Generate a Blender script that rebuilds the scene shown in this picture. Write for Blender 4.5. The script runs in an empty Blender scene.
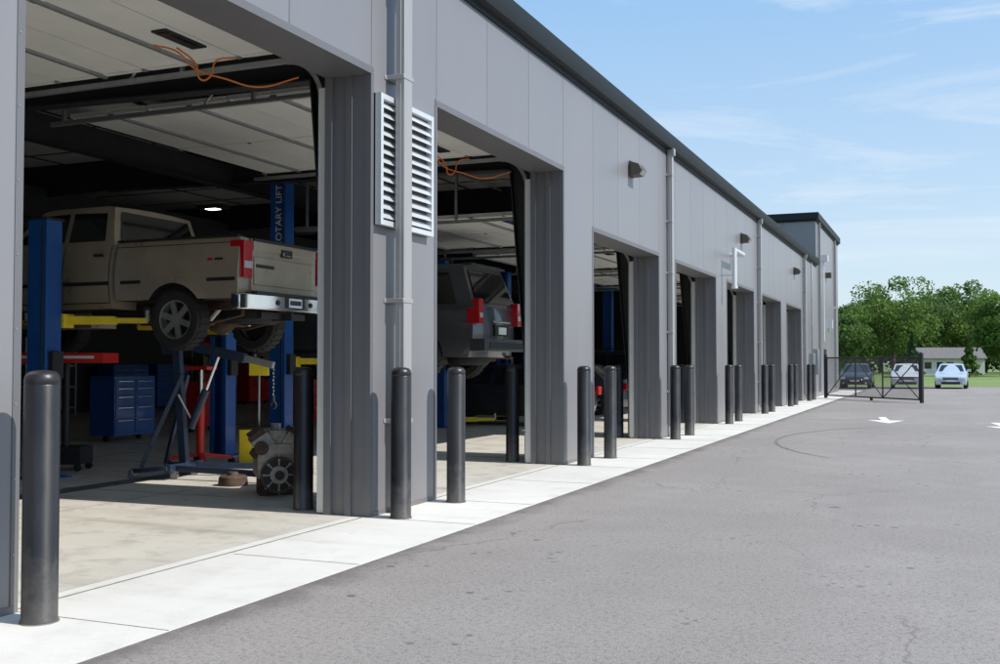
import bpy, bmesh, math, random
import numpy as np
from mathutils import Vector, Matrix
rnd = random.Random(7)
scn = bpy.context.scene
COL = scn.collection

# ------------------------------------------------------------------ materials
def nodes_of(m):
    m.use_nodes = True
    nt = m.node_tree
    return nt, nt.nodes, nt.links, nt.nodes['Principled BSDF']

def mat(name, col, rough=.5, metal=0., var=.0, vscale=1.5, bump=0., bscale=60., spec=.5, rvar=0., coat=0., emit=None, stretch=None, grime=0.):
    m = bpy.data.materials.new(name)
    nt, N, L, P = nodes_of(m)
    P.inputs['Roughness'].default_value = rough
    P.inputs['Metallic'].default_value = metal
    P.inputs['Specular IOR Level'].default_value = spec
    P.inputs['Coat Weight'].default_value = coat
    tc = N.new('ShaderNodeTexCoord')
    src = tc.outputs['Object']
    if stretch:
        mp = N.new('ShaderNodeMapping'); mp.inputs['Scale'].default_value = stretch
        L.new(src, mp.inputs['Vector']); src = mp.outputs['Vector']
    no = N.new('ShaderNodeTexNoise'); no.inputs['Scale'].default_value = vscale
    no.inputs['Detail'].default_value = 6; no.inputs['Roughness'].default_value = .65
    L.new(src, no.inputs['Vector'])
    cr = N.new('ShaderNodeMapRange')
    cr.inputs['From Min'].default_value = .3; cr.inputs['From Max'].default_value = .7
    cr.inputs['To Min'].default_value = 1 - var; cr.inputs['To Max'].default_value = 1 + var
    L.new(no.outputs['Fac'], cr.inputs['Value'])
    vm = N.new('ShaderNodeVectorMath'); vm.operation = 'SCALE'
    vm.inputs[0].default_value = col
    L.new(cr.outputs['Result'], vm.inputs['Scale'])
    out = vm.outputs['Vector']
    if grime:      # splash dirt near the ground, by height
        sx = N.new('ShaderNodeSeparateXYZ'); L.new(tc.outputs['Object'], sx.inputs[0])
        n3 = noise(N, L, tc.outputs['Object'], 7, 5, .7)
        hh = mathn(N, L, 'ADD', sx.outputs[2], rng(N, L, n3, .3, .7, .16, -.16))
        out = mixc(N, L, rng(N, L, hh, .0, .42, grime, 0), out, (.25, .23, .20))
    L.new(out, P.inputs['Base Color'])
    if rvar:
        rr = N.new('ShaderNodeMapRange')
        rr.inputs['From Min'].default_value = .3; rr.inputs['From Max'].default_value = .7
        rr.inputs['To Min'].default_value = max(0, rough - rvar); rr.inputs['To Max'].default_value = min(1, rough + rvar)
        L.new(no.outputs['Fac'], rr.inputs['Value']); L.new(rr.outputs['Result'], P.inputs['Roughness'])
    if bump:
        n2 = N.new('ShaderNodeTexNoise'); n2.inputs['Scale'].default_value = bscale
        n2.inputs['Detail'].default_value = 3
        L.new(tc.outputs['Object'], n2.inputs['Vector'])
        b = N.new('ShaderNodeBump'); b.inputs['Strength'].default_value = bump; b.inputs['Distance'].default_value = .01
        L.new(n2.outputs['Fac'], b.inputs['Height']); L.new(b.outputs['Normal'], P.inputs['Normal'])
    if emit:
        P.inputs['Emission Color'].default_value = (*emit[0], 1); P.inputs['Emission Strength'].default_value = emit[1]
    return m

def mathn(N, L, op, a, b=None, clamp=False):
    n = N.new('ShaderNodeMath'); n.operation = op; n.use_clamp = clamp
    for i, v in enumerate((a, b)):
        if v is None: continue
        if isinstance(v, (int, float)): n.inputs[i].default_value = v
        else: L.new(v, n.inputs[i])
    return n.outputs[0]

def mixc(N, L, fac, a, b, mode='MIX'):
    n = N.new('ShaderNodeMix'); n.data_type = 'RGBA'; n.blend_type = mode
    for k, v in ((0, fac), (6, a), (7, b)):
        if isinstance(v, (int, float)): n.inputs[k].default_value = v
        elif isinstance(v, tuple): n.inputs[k].default_value = (*v, 1)
        else: L.new(v, n.inputs[k])
    return n.outputs[2]

def noise(N, L, vec, scale, detail=5, rough=.6, dist=0):
    n = N.new('ShaderNodeTexNoise'); n.inputs['Scale'].default_value = scale
    n.inputs['Detail'].default_value = detail; n.inputs['Roughness'].default_value = rough
    n.inputs['Distortion'].default_value = dist
    L.new(vec, n.inputs['Vector']); return n.outputs['Fac']

def rng(N, L, v, a, b, c=0., d=1.):
    n = N.new('ShaderNodeMapRange'); n.inputs[1].default_value = a; n.inputs[2].default_value = b
    n.inputs[3].default_value = c; n.inputs[4].default_value = d
    L.new(v, n.inputs[0]); return n.outputs[0]

def asphalt_mat():
    m = bpy.data.materials.new('asphalt'); nt, N, L, P = nodes_of(m)
    tc = N.new('ShaderNodeTexCoord').outputs['Object']
    big = noise(N, L, tc, .22, 6, .6); mid = noise(N, L, tc, 1.7, 6, .7); fine = noise(N, L, tc, 90, 3, .7)
    f2 = noise(N, L, tc, 28, 4, .75)
    mpb = N.new('ShaderNodeMapping'); mpb.inputs['Scale'].default_value = (1.0, .12, 1); L.new(tc, mpb.inputs['Vector'])
    lane = noise(N, L, mpb.outputs[0], .8, 4, .6)
    base = mixc(N, L, rng(N, L, big, .38, .62), (.222, .199, .186), (.290, .266, .250))
    base = mixc(N, L, rng(N, L, lane, .45, .68, 0, .5), base, (.195, .176, .166))
    base = mixc(N, L, rng(N, L, mid, .42, .68, 0, .45), base, (.185, .166, .156))
    base = mixc(N, L, rng(N, L, fine, .40, .60, 0, .55), base, (.42, .39, .365))
    base = mixc(N, L, rng(N, L, f2, .50, .64, 0, .55), base, (.125, .113, .106))
    for sc_, lo, hi, am, ms_, mo in ((4.2, .10, .16, .7, .45, .53), (9.5, .12, .2, .6, .9, .56), (1.3, .05, .11, .6, .3, .5)):
        v = N.new('ShaderNodeTexVoronoi'); v.inputs['Scale'].default_value = sc_
        L.new(tc, v.inputs['Vector'])
        dd = mathn(N, L, 'ADD', v.outputs['Distance'], rng(N, L, mid, .3, .7, -.03, .03))
        spot = rng(N, L, dd, lo, hi, 1, 0)
        msk = rng(N, L, noise(N, L, tc, ms_, 3, .6), mo, mo + .06)
        base = mixc(N, L, mathn(N, L, 'MULTIPLY', mathn(N, L, 'MULTIPLY', spot, msk), am), base, (.07, .062, .058))
    mp = N.new('ShaderNodeMapping'); mp.inputs['Scale'].default_value = (.5, .22, 1); L.new(tc, mp.inputs['Vector'])
    ds = N.new('ShaderNodeVectorMath'); ds.operation = 'ADD'
    nn = N.new('ShaderNodeTexNoise'); nn.inputs['Scale'].default_value = 1.3; nn.inputs['Detail'].default_value = 5
    L.new(tc, nn.inputs['Vector'])
    sc = N.new('ShaderNodeVectorMath'); sc.operation = 'SCALE'; sc.inputs['Scale'].default_value = .35
    L.new(nn.outputs['Color'], sc.inputs[0]); L.new(mp.outputs[0], ds.inputs[0]); L.new(sc.outputs[0], ds.inputs[1])
    v2 = N.new('ShaderNodeTexVoronoi'); v2.feature = 'DISTANCE_TO_EDGE'; v2.inputs['Scale'].default_value = .55
    L.new(ds.outputs[0], v2.inputs['Vector'])
    cr = rng(N, L, v2.outputs['Distance'], .0, .004, 1, 0)
    cm = rng(N, L, noise(N, L, tc, .3, 2, .5), .45, .53)
    base = mixc(N, L, mathn(N, L, 'MULTIPLY', mathn(N, L, 'MULTIPLY', cr, cm), .5), base, (.10, .09, .085))
    sx = N.new('ShaderNodeSeparateXYZ'); L.new(tc, sx.inputs[0])
    ed = mathn(N, L, 'ADD', sx.outputs[0], rng(N, L, noise(N, L, tc, 2.2, 6, .7), 0, 1, -.4, .4))
    base = mixc(N, L, rng(N, L, ed, -4.0, -3.72, .65, 0), base, (.10, .092, .085))
    L.new(base, P.inputs['Base Color']); P.inputs['Roughness'].default_value = .88
    P.inputs['Specular IOR Level'].default_value = .25
    b = N.new('ShaderNodeBump'); b.inputs['Strength'].default_value = .6; b.inputs['Distance'].default_value = .007
    L.new(fine, b.inputs['Height']); L.new(b.outputs[0], P.inputs['Normal'])
    return m

def concrete_mat(name, c1, c2, dark, rough=.8, stain=.4):
    m = bpy.data.materials.new(name); nt, N, L, P = nodes_of(m)
    tc = N.new('ShaderNodeTexCoord').outputs['Object']
    big = noise(N, L, tc, .35, 7, .65); mid = noise(N, L, tc, 2.6, 7, .7, .4); fine = noise(N, L, tc, 120, 2, .6)
    base = mixc(N, L, rng(N, L, big, .35, .65), c1, c2)
    base = mixc(N, L, rng(N, L, mid, .5, .75, 0, stain), base, dark)
    base = mixc(N, L, rng(N, L, fine, .4, .7, 0, .18), base, dark)
    v = N.new('ShaderNodeTexVoronoi'); v.inputs['Scale'].default_value = 3.1; L.new(tc, v.inputs['Vector'])
    spot = rng(N, L, v.outputs['Distance'], .05, .13, 1, 0)
    msk = rng(N, L, noise(N, L, tc, .8, 3, .6), .52, .6)
    base = mixc(N, L, mathn(N, L, 'MULTIPLY', mathn(N, L, 'MULTIPLY', spot, msk), stain), base, dark)
    mp = N.new('ShaderNodeMapping'); mp.inputs['Scale'].default_value = (.18, 2.2, 1); L.new(tc, mp.inputs['Vector'])
    tr_ = noise(N, L, mp.outputs[0], 1.1, 5, .6, .3)
    base = mixc(N, L, rng(N, L, tr_, .54, .72, 0, stain * .8), base, dark)
    L.new(base, P.inputs['Base Color']); P.inputs['Roughness'].default_value = rough
    b = N.new('ShaderNodeBump'); b.inputs['Strength'].default_value = .2; b.inputs['Distance'].default_value = .004
    L.new(fine, b.inputs['Height']); L.new(b.outputs[0], P.inputs['Normal'])
    return m

def grass_mat():
    m = bpy.data.materials.new('grass'); nt, N, L, P = nodes_of(m)
    tc = N.new('ShaderNodeTexCoord').outputs['Object']
    base = mixc(N, L, rng(N, L, noise(N, L, tc, .08, 6, .6), .35, .65), (.14, .21, .04), (.21, .27, .075))
    base = mixc(N, L, rng(N, L, noise(N, L, tc, 6, 5, .8), .4, .65, 0, .5), base, (.08, .13, .025))
    L.new(base, P.inputs['Base Color']); P.inputs['Roughness'].default_value = .9
    return m

def leaf_mat(name, c1, c2):
    m = bpy.data.materials.new(name); nt, N, L, P = nodes_of(m)
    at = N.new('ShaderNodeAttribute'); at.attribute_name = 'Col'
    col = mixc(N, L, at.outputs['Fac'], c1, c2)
    L.new(col, P.inputs['Base Color']); P.inputs['Roughness'].default_value = .6
    P.inputs['Specular IOR Level'].default_value = .25
    tr = N.new('ShaderNodeBsdfTranslucent'); L.new(col, tr.inputs[0])
    mx = N.new('ShaderNodeMixShader'); mx.inputs[0].default_value = .35
    L.new(P.outputs[0], mx.inputs[1]); L.new(tr.outputs[0], mx.inputs[2])
    L.new(mx.outputs[0], N['Material Output'].inputs['Surface'])
    return m

M = {}
M['asphalt'] = asphalt_mat()
M['apron'] = concrete_mat('apron_concrete', (.62, .60, .56), (.72, .70, .66), (.40, .37, .32), .85, .35)
M['floor'] = concrete_mat('floor_concrete', (.56, .53, .46), (.68, .65, .58), (.27, .235, .19), .5, .65)
M['grass'] = grass_mat()
M['wall'] = mat('gray_metal_panel', (.232, .229, .243), .36, .2, .05, .8, .35, 1.3, spec=.45, rvar=.05, stretch=(1, 1, .25), grime=.35)
M['wall2'] = mat('gray_metal_panel_b', (.238, .235, .249), .36, .2, .05, .8, .35, 1.1, spec=.45, rvar=.05, stretch=(1, 1, .25), grime=.35)
M['jamb'] = mat('jamb_trim', (.155, .154, .163), .45, .2, .06, 2, stretch=(1, 1, .2), grime=.35)
M['seam'] = mat('seam_dark', (.075, .075, .08), .7)
M['trim'] = mat('dark_trim', (.013, .017, .021), .55, 0, .1, 2, spec=.3)
M['spout'] = mat('downspout_paint', (.34, .335, .335), .4, .15, .06, 3, stretch=(1, 1, .2))
M['alum'] = mat('aluminium', (.68, .70, .72), .38, .4, .05, 5)
M['galv'] = mat('galvanised', (.36, .37, .38), .45, .7, .12, 12)
M['bollard'] = mat('bollard_sleeve', (.019, .0175, .019), .36, 0, .3, 6, .12, 200, spec=.45, rvar=.08, stretch=(1, 1, .3), grime=.3)
M['white_int'] = mat('white_door_panel', (.74, .74, .70), .5, 0, .06, 1.2)
M['ceil'] = mat('ceiling_liner', (.58, .58, .55), .6, 0, .1, .6)
M['steel_dark'] = mat('dark_steel', (.025, .026, .030), .55, .2, .2, 3)
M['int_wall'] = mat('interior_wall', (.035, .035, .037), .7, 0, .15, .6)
M['blue'] = mat('lift_blue', (.010, .085, .33), .4, 0, .12, 3, coat=.3)
M['navy'] = mat('navy_paint', (.02, .035, .07), .4, .1, .25, 6)
M['yellow'] = mat('yellow_paint', (.8, .60, .02), .45, 0, .12, 5)
M['red'] = mat('red_paint', (.6, .02, .015), .4, 0, .1, 5)
M['white'] = mat('white_paint', (.75, .75, .73), .5, 0, .05, 4)
M['mark'] = mat('road_marking', (.72, .72, .70), .8, 0, .2, 14)
M['skid'] = mat('tire_mark', (.165, .15, .142), .85, 0, .35, 5)
M['rubber'] = mat('rubber', (.018, .018, .018), .75, 0, .3, 8, .2, 60)
M['rim'] = mat('alloy_rim', (.34, .34, .33), .4, .6, .2, 8)
M['chrome'] = mat('chrome', (.68, .68, .69), .16, 1., .05, 5)
M['glass'] = mat('tinted_glass', (.010, .012, .014), .05, 0, 0, 3, spec=.6)
M['black'] = mat('black_plastic', (.015, .015, .016), .55, 0, .2, 8)
M['under'] = mat('rusty_underbody', (.09, .055, .04), .75, .2, .5, 9, .3, 40)
M['cast'] = mat('cast_metal', (.34, .31, .27), .5, .4, .35, 12, .3, 50)
M['lampred'] = mat('tail_lamp', (.45, .005, .012), .15, 0, .15, 20, spec=.8, coat=.6)
M['lampclear'] = mat('clear_lamp', (.58, .60, .63), .12, .3, .15, 20, spec=.8)
M['tan'] = mat('tan_metallic', (.40, .345, .27), .33, .35, .12, 2.5, coat=.5, rvar=.08)
M['darkgray'] = mat('charcoal_metallic', (.075, .085, .10), .3, .4, .1, 3, coat=.6)
M['darkcar'] = mat('black_metallic', (.03, .033, .042), .3, .3, .1, 3, coat=.6)
M['whitecar'] = mat('white_car_paint', (.58, .59, .60), .3, 0, .04, 3, coat=.6)
M['bluecar'] = mat('pale_blue_car_paint', (.50, .57, .64), .3, .2, .04, 3, coat=.6)
M['orange'] = mat('orange_cord', (.7, .2, .03), .6)
M['bronze'] = mat('bronze_fixture', (.10, .085, .07), .5, .3, .1, 9)
M['lens'] = mat('lens', (.35, .37, .37), .15, 0, .05, 4, spec=.7)
M['bark'] = mat('bark', (.10, .075, .055), .9, 0, .3, 3)
M['leafA'] = leaf_mat('leaves_a', (.05, .10, .02), (.20, .31, .06))
M['leafB'] = leaf_mat('leaves_b', (.04, .085, .025), (.15, .24, .06))
M['leafC'] = leaf_mat('leaves_c', (.04, .08, .035), (.12, .20, .07))
M['roofsh'] = mat('shingles', (.16, .15, .145), .9, 0, .2, 3)
M['siding'] = mat('white_siding', (.6, .59, .57), .7, 0, .05, 2)
M['led'] = mat('led_panel', (.8, .8, .8), .5, emit=((.9, .95, 1), 6))
M['joint'] = mat('joint', (.22, .20, .18), .9, 0, .3, 10)
M['cardboard'] = mat('cardboard', (.3, .2, .11), .8, 0, .1, 4)

# ------------------------------------------------------------------ mesh builder
class MB:
    def __init__(s): s.v = []; s.f = []; s.m = []; s.mats = []
    def mi(s, m):
        m = M[m] if isinstance(m, str) else m
        if m not in s.mats: s.mats.append(m)
        return s.mats.index(m)
    def face(s, pts, m):
        b = len(s.v); s.v += [tuple(p) for p in pts]; s.f.append(tuple(range(b, b + len(pts)))); s.m.append(s.mi(m))
    def mesh(s, vs, fs, m):
        b = len(s.v); s.v += [tuple(p) for p in vs]; k = s.mi(m)
        for f in fs: s.f.append(tuple(b + i for i in f)); s.m.append(k)
    def box(s, a, b, m, X=None):
        x0, y0, z0 = [min(a[i], b[i]) for i in range(3)]; x1, y1, z1 = [max(a[i], b[i]) for i in range(3)]
        vs = [(x0, y0, z0), (x1, y0, z0), (x1, y1, z0), (x0, y1, z0), (x0, y0, z1), (x1, y0, z1), (x1, y1, z1), (x0, y1, z1)]
        if X is not None: vs = [X @ Vector(v) for v in vs]
        s.mesh(vs, [(0, 3, 2, 1), (4, 5, 6, 7), (0, 1, 5, 4), (1, 2, 6, 5), (2, 3, 7, 6), (3, 0, 4, 7)], m)
    def beam(s, p0, p1, w, h, m, up=(0, 0, 1)):
        p0 = Vector(p0); p1 = Vector(p1); d = (p1 - p0).normalized(); u = Vector(up)
        sd = d.cross(u)
        if sd.length < 1e-3: sd = d.cross(Vector((1, 0, 0)))
        sd.normalize(); u = sd.cross(d)
        vs = []
        for p in (p0, p1):
            for a, b in ((-1, -1), (1, -1), (1, 1), (-1, 1)): vs.append(p + sd * a * w / 2 + u * b * h / 2)
        s.mesh(vs, [(3, 2, 1, 0), (4, 5, 6, 7), (0, 1, 5, 4), (1, 2, 6, 5), (2, 3, 7, 6), (3, 0, 4, 7)], m)
    def cyl(s, p0, p1, r0, m, r1=None, n=16, caps=True):
        r1 = r0 if r1 is None else r1
        p0 = Vector(p0); p1 = Vector(p1); d = (p1 - p0).normalized()
        a = d.orthogonal().normalized(); b = d.cross(a)
        vs = []
        for p, r in ((p0, r0), (p1, r1)):
            for i in range(n):
                t = 2 * math.pi * i / n; vs.append(p + a * math.cos(t) * r + b * math.sin(t) * r)
        fs = [(i, (i + 1) % n, n + (i + 1) % n, n + i) for i in range(n)]
        if caps: fs += [tuple(range(n - 1, -1, -1)), tuple(range(n, 2 * n))]
        s.mesh(vs, fs, m)
    def lathe(s, c, axis, prof, m, n=24):
        c = Vector(c); d = Vector(axis).normalized(); a = d.orthogonal().normalized(); b = d.cross(a)
        vs = []
        for r, t in prof:
            for i in range(n):
                q = 2 * math.pi * i / n; vs.append(c + d * t + a * math.cos(q) * r + b * math.sin(q) * r)
        fs = []
        for k in range(len(prof) - 1):
            for i in range(n): fs.append((k * n + i, k * n + (i + 1) % n, (k + 1) * n + (i + 1) % n, (k + 1) * n + i))
        s.mesh(vs, fs, m)
    def prism(s, poly, y0, y1, m, plane='xz'):
        n = len(poly)
        def P(a, b, t):
            return {'xz': (a, t, b), 'yz': (t, a, b), 'xy': (a, b, t)}[plane]
        vs = [P(a, b, y0) for a, b in poly] + [P(a, b, y1) for a, b in poly]
        fs = [(i, (i + 1) % n, n + (i + 1) % n, n + i) for i in range(n)] + [tuple(range(n - 1, -1, -1)), tuple(range(n, 2 * n))]
        s.mesh(vs, fs, m)
    def build(s, name, parent=None, bevel=0, smooth=True, ang=35, seg=2):
        me = bpy.data.meshes.new(name); me.from_pydata(s.v, [], s.f)
        for m in s.mats: me.materials.append(m)
        me.polygons.foreach_set('material_index', s.m)
        bm = bmesh.new(); bm.from_mesh(me); bmesh.ops.recalc_face_normals(bm, faces=bm.faces); bm.to_mesh(me); bm.free()
        if smooth:
            me.polygons.foreach_set('use_smooth', [True] * len(me.polygons))
            me.set_sharp_from_angle(angle=math.radians(ang))
        ob = bpy.data.objects.new(name, me); COL.objects.link(ob)
        if parent: ob.parent = parent
        if bevel:
            md = ob.modifiers.new('b', 'BEVEL'); md.width = bevel; md.segments = seg; md.limit_method = 'ANGLE'
            md.angle_limit = math.radians(40); md.harden_normals = False
        return ob

def empty(name, loc=(0, 0, 0), rz=0, parent=None, sc=1):
    e = bpy.data.objects.new(name, None); COL.objects.link(e); e.location = loc; e.rotation_euler = (0, 0, rz); e.scale = (sc, sc, sc)
    if parent: e.parent = parent
    return e

# ------------------------------------------------------------------ layout constants
WX = -5.13            # outer wall face
PER = 5.66; PW = 1.44
def pier0(k): return 8.93 + PER * (k - 1)
KS = list(range(-1, 8))
def head(k): return 4.35 if k <= 2 else 3.62
EAVE = 5.78

# ------------------------------------------------------------------ ground
g = MB(); g.face([(-1500, -1500, -.02), (1500, -1500, -.02), (1500, 1500, -.02), (-1500, 1500, -.02)], 'grass'); g.build('ground', smooth=False)
g = MB(); g.face([(-4.0, -40, 0), (45, -40, 0), (45, 62, 0), (10, 64, 0), (3.5, 71.5, 0), (-4.0, 71.5, 0)], 'asphalt')
g.face([(-30, 60.5, 0), (-4, 60.5, 0), (-4, 71.5, 0), (-30, 71.5, 0)], 'asphalt')
g.build('asphalt_road', smooth=False)
g = MB()
g.box((WX - .2, -40, -.1), (-4.0, 60.5, .006), 'apron')
for k in range(-4, 10):
    for y in (pier0(k) - .02, pier0(k) + PW + .02):
        g.box((WX, y - .003, .005), (-4.0, y + .003, .0085), 'joint')
    y = pier0(k) + PW + 2.1
    g.box((WX, y - .003, .005), (-4.0, y + .003, .0085), 'joint')
g.build('concrete_apron', smooth=False)

def arrow(x, y, rz):
    a = MB()
    pts = [(1.5, -.10), (-.2, -.10), (-.2, -.46), (-1.6, 0), (-.2, .46), (-.2, .10), (1.5, .10)]
    a.face([(px, py, .004) for px, py in pts], 'mark')
    o = a.build('painted_arrow', smooth=False); o.location = (x, y, 0); o.rotation_euler = (0, 0, rz)
arrow(-1.40, 29.4, math.radians(96)); arrow(1.35, 27.6, math.radians(96))

def ribbon(name, pts, wd):
    m = MB(); pts = [Vector((*p, .003)) for p in pts]
    L_, R_ = [], []
    for i, p in enumerate(pts):
        d = (pts[min(i + 1, len(pts) - 1)] - pts[max(i - 1, 0)]).normalized(); n = Vector((-d.y, d.x, 0)) * wd / 2 * min(1, .25 + i / 5, .25 + (len(pts) - 1 - i) / 5)
        L_.append(p + n); R_.append(p - n)
    for i in range(len(pts) - 1): m.face([L_[i], R_[i], R_[i + 1], L_[i + 1]], 'skid')
    m.build(name, smooth=False)
ribbon('tire_mark', [(2.2 + 5.2 * math.cos(math.radians(a)), 21.5 + 6.2 * math.sin(math.radians(a))) for a in range(130, 225, 4)], .06)

# ------------------------------------------------------------------ building
bld = empty('service_garage_building')
b = MB(); Y0 = pier0(-1) - 1.5; Y1 = 48.4; XB = -24.
gap = .004
def panel(y0, y1, z0, z1, i=0):
    b.box((WX - .022, y0 + gap, z0), (WX, y1 - gap, z1), 'wall' if i % 2 else 'wall2')
for k in KS:
    p = pier0(k)
    b.box((WX - .48, p + .012, 0), (WX - .022, p + PW - .012, 5.9), 'seam')
    panel(p, p + PW, .03, EAVE, k)
    b.box((WX - .01, p + .01, .006), (WX + .008, p + PW - .01, .05), 'jamb')
    for yy, sg in ((p, -1), (p + PW, 1)):
        h = head(k) if sg < 0 else head(k + 1)
        b.box((WX - .50, yy - sg * .012, .006), (WX - .022, yy + sg * .004, h), 'jamb')
        b.box((WX - .06, yy - sg * .01, .006), (WX + .006, yy + sg * .012, h), 'jamb')
        b.box((WX - .27, yy + sg * .004, .006), (WX - .20, yy + sg * .03, h), 'jamb')
        b.box((WX - .50, yy + sg * .004, .006), (WX - .42, yy + sg * .045, h), 'jamb')
        b.box((WX + .0, yy - sg * .045, .006), (WX + .006, yy - sg * .01, h), 'jamb')
        z = .35
        while z < h:
            b.box((WX + .006, yy - sg * .033, z), (WX + .010, yy - sg * .022, z + .011), 'galv'); z += .45
for k in KS[1:]:
    a0 = pier0(k - 1) + PW; a1 = pier0(k); h = head(k)
    b.box((WX - .48, a0 - .012, h), (WX - .022, a1 + .012, 5.9), 'seam')
    w = (a1 - a0) / 3
    for i in range(3): panel(a0 + i * w, a0 + (i + 1) * w, h + .02, EAVE, i + k)
    b.box((WX - .5, a0 - .01, h - .012), (WX + .008, a1 + .01, h + .02), 'jamb')
    b.box((WX + .0, a0 - .04, h + .02), (WX + .006, a1 + .04, h + .06), 'jamb')
p = pier0(7) + PW
b.box((WX - .48, p - .012, 0), (WX - .022, Y1, 5.9), 'seam')
for i in range(3): panel(p + i * (Y1 - p) / 3, p + (i + 1) * (Y1 - p) / 3, .03, EAVE, i)
b.box((XB, Y0 - .2, 0), (WX - .01, Y0, 5.9), 'wall')
b.box((WX - .48, Y0, 0), (WX, pier0(-1), 5.9), 'wall')
b.build('front_wall', bld)
e = MB()
prof = [(WX - .02, 5.76), (WX + .03, 5.76), (WX + .03, 5.83), (WX + .13, 5.85), (WX + .17, 5.97), (WX + .17, 6.10), (WX + .14, 6.10), (WX + .13, 6.0), (WX + .0, 6.0), (WX - .02, 6.08)]
e.prism(prof, Y0 - .3, Y1, 'trim')
e.box((WX - .3, Y0 - .3, 5.9), (WX - .021, Y1, 6.06), 'trim')
e.build('eave_gutter', bld)
r = MB()
r.mesh([(WX + .02, Y0 - .3, 6.03), (WX + .02, Y1, 6.03), (-14.5, Y1, 6.75), (-14.5, Y0 - .3, 6.75), (XB - .2, Y0 - .3, 6.03), (XB - .2, Y1, 6.03)],
       [(0, 1, 2, 3), (3, 2, 5, 4)], 'trim')
r.build('roof', bld)
s = MB()
s.face([(WX - .19, Y0, .008), (WX - .19, Y1, .008), (XB, Y1, .008), (XB, Y0, .008)], 'floor')
for k in range(-1, 9):
    yy = pier0(k) + PW / 2
    s.box((XB, yy - .005, .007), (WX - .2, yy + .005, .0105), 'joint')
for xx in (-8.2, -12.4, -16.6):
    s.box((xx - .005, Y0, .007), (xx + .005, Y1, .0105), 'joint')
s.box((WX - .06, Y0, .007), (WX - .045, Y1, .0105), 'joint')
s.build('shop_floor', bld, smooth=False)
s = MB()
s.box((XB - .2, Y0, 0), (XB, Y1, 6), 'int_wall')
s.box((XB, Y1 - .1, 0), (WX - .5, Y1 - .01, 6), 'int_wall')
s.box((XB, Y0, 5.35), (WX - .49, Y1 - .1, 5.42), 'ceil')
y = Y0
while y < Y1:
    s.box((XB, y, 5.335), (WX - .5, y + .035, 5.349), 'seam'); y += 1.415
x = -6.6
while x > XB:
    s.box((x, Y0, 5.32), (x + .05, Y1 - .1, 5.334), 'seam'); x -= 3
s.build('interior_shell', bld, smooth=False)
s = MB()
for k in range(-1, 8):
    yc = pier0(k) + PW / 2
    s.prism([(WX - .52, 0.009), (WX - .74, 0.009), (WX - 1.12, 4.55), (-14.5, 4.75), (-14.5, 5.33), (WX - .52, 5.33)], yc - .012, yc + .012, 'steel_dark')
    for q in ([(WX - .73, .01), (WX - 1.11, 4.55)], [(WX - 1.11, 4.55), (-14.5, 4.75)]):
        s.beam((q[0][0], yc, q[0][1]), (q[1][0], yc, q[1][1]), .2, .02, 'steel_dark', up=(0.3, 0, 1) if q[0][1] > 1 else (1, 0, 0))
    s.prism([(-14.5, 4.75), (XB, 4.5), (XB, 5.33), (-14.5, 5.33)], yc - .012, yc + .012, 'steel_dark')
    s.box((WX - .56, yc - .1, .01), (WX - .52, yc + .1, 5.3), 'steel_dark')
for x, z0, z1 in ((-11.6, 4.6, 5.0), (-16, 4.3, 4.9)):
    s.box((x, Y0, z0), (x + .02, Y1 - .1, z1), 'steel_dark'); s.box((x - .09, Y0, z0 - .02), (x + .11, Y1 - .1, z0), 'steel_dark')
s.build('steel_frame', bld, smooth=False)
s = MB()
for x, z, rr in ((-10.5, 5.2, .03), (-13.2, 5.1, .05), (-8.8, 5.25, .025)):
    s.cyl((x, Y0, z), (x, Y1 - .1, z), rr, 'galv', n=10)
s.cyl((-18, Y0, 4.5), (-18, Y1 - .1, 4.5), .28, 'steel_dark', n=20)
s.build('ceiling_ducts', bld)

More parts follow.
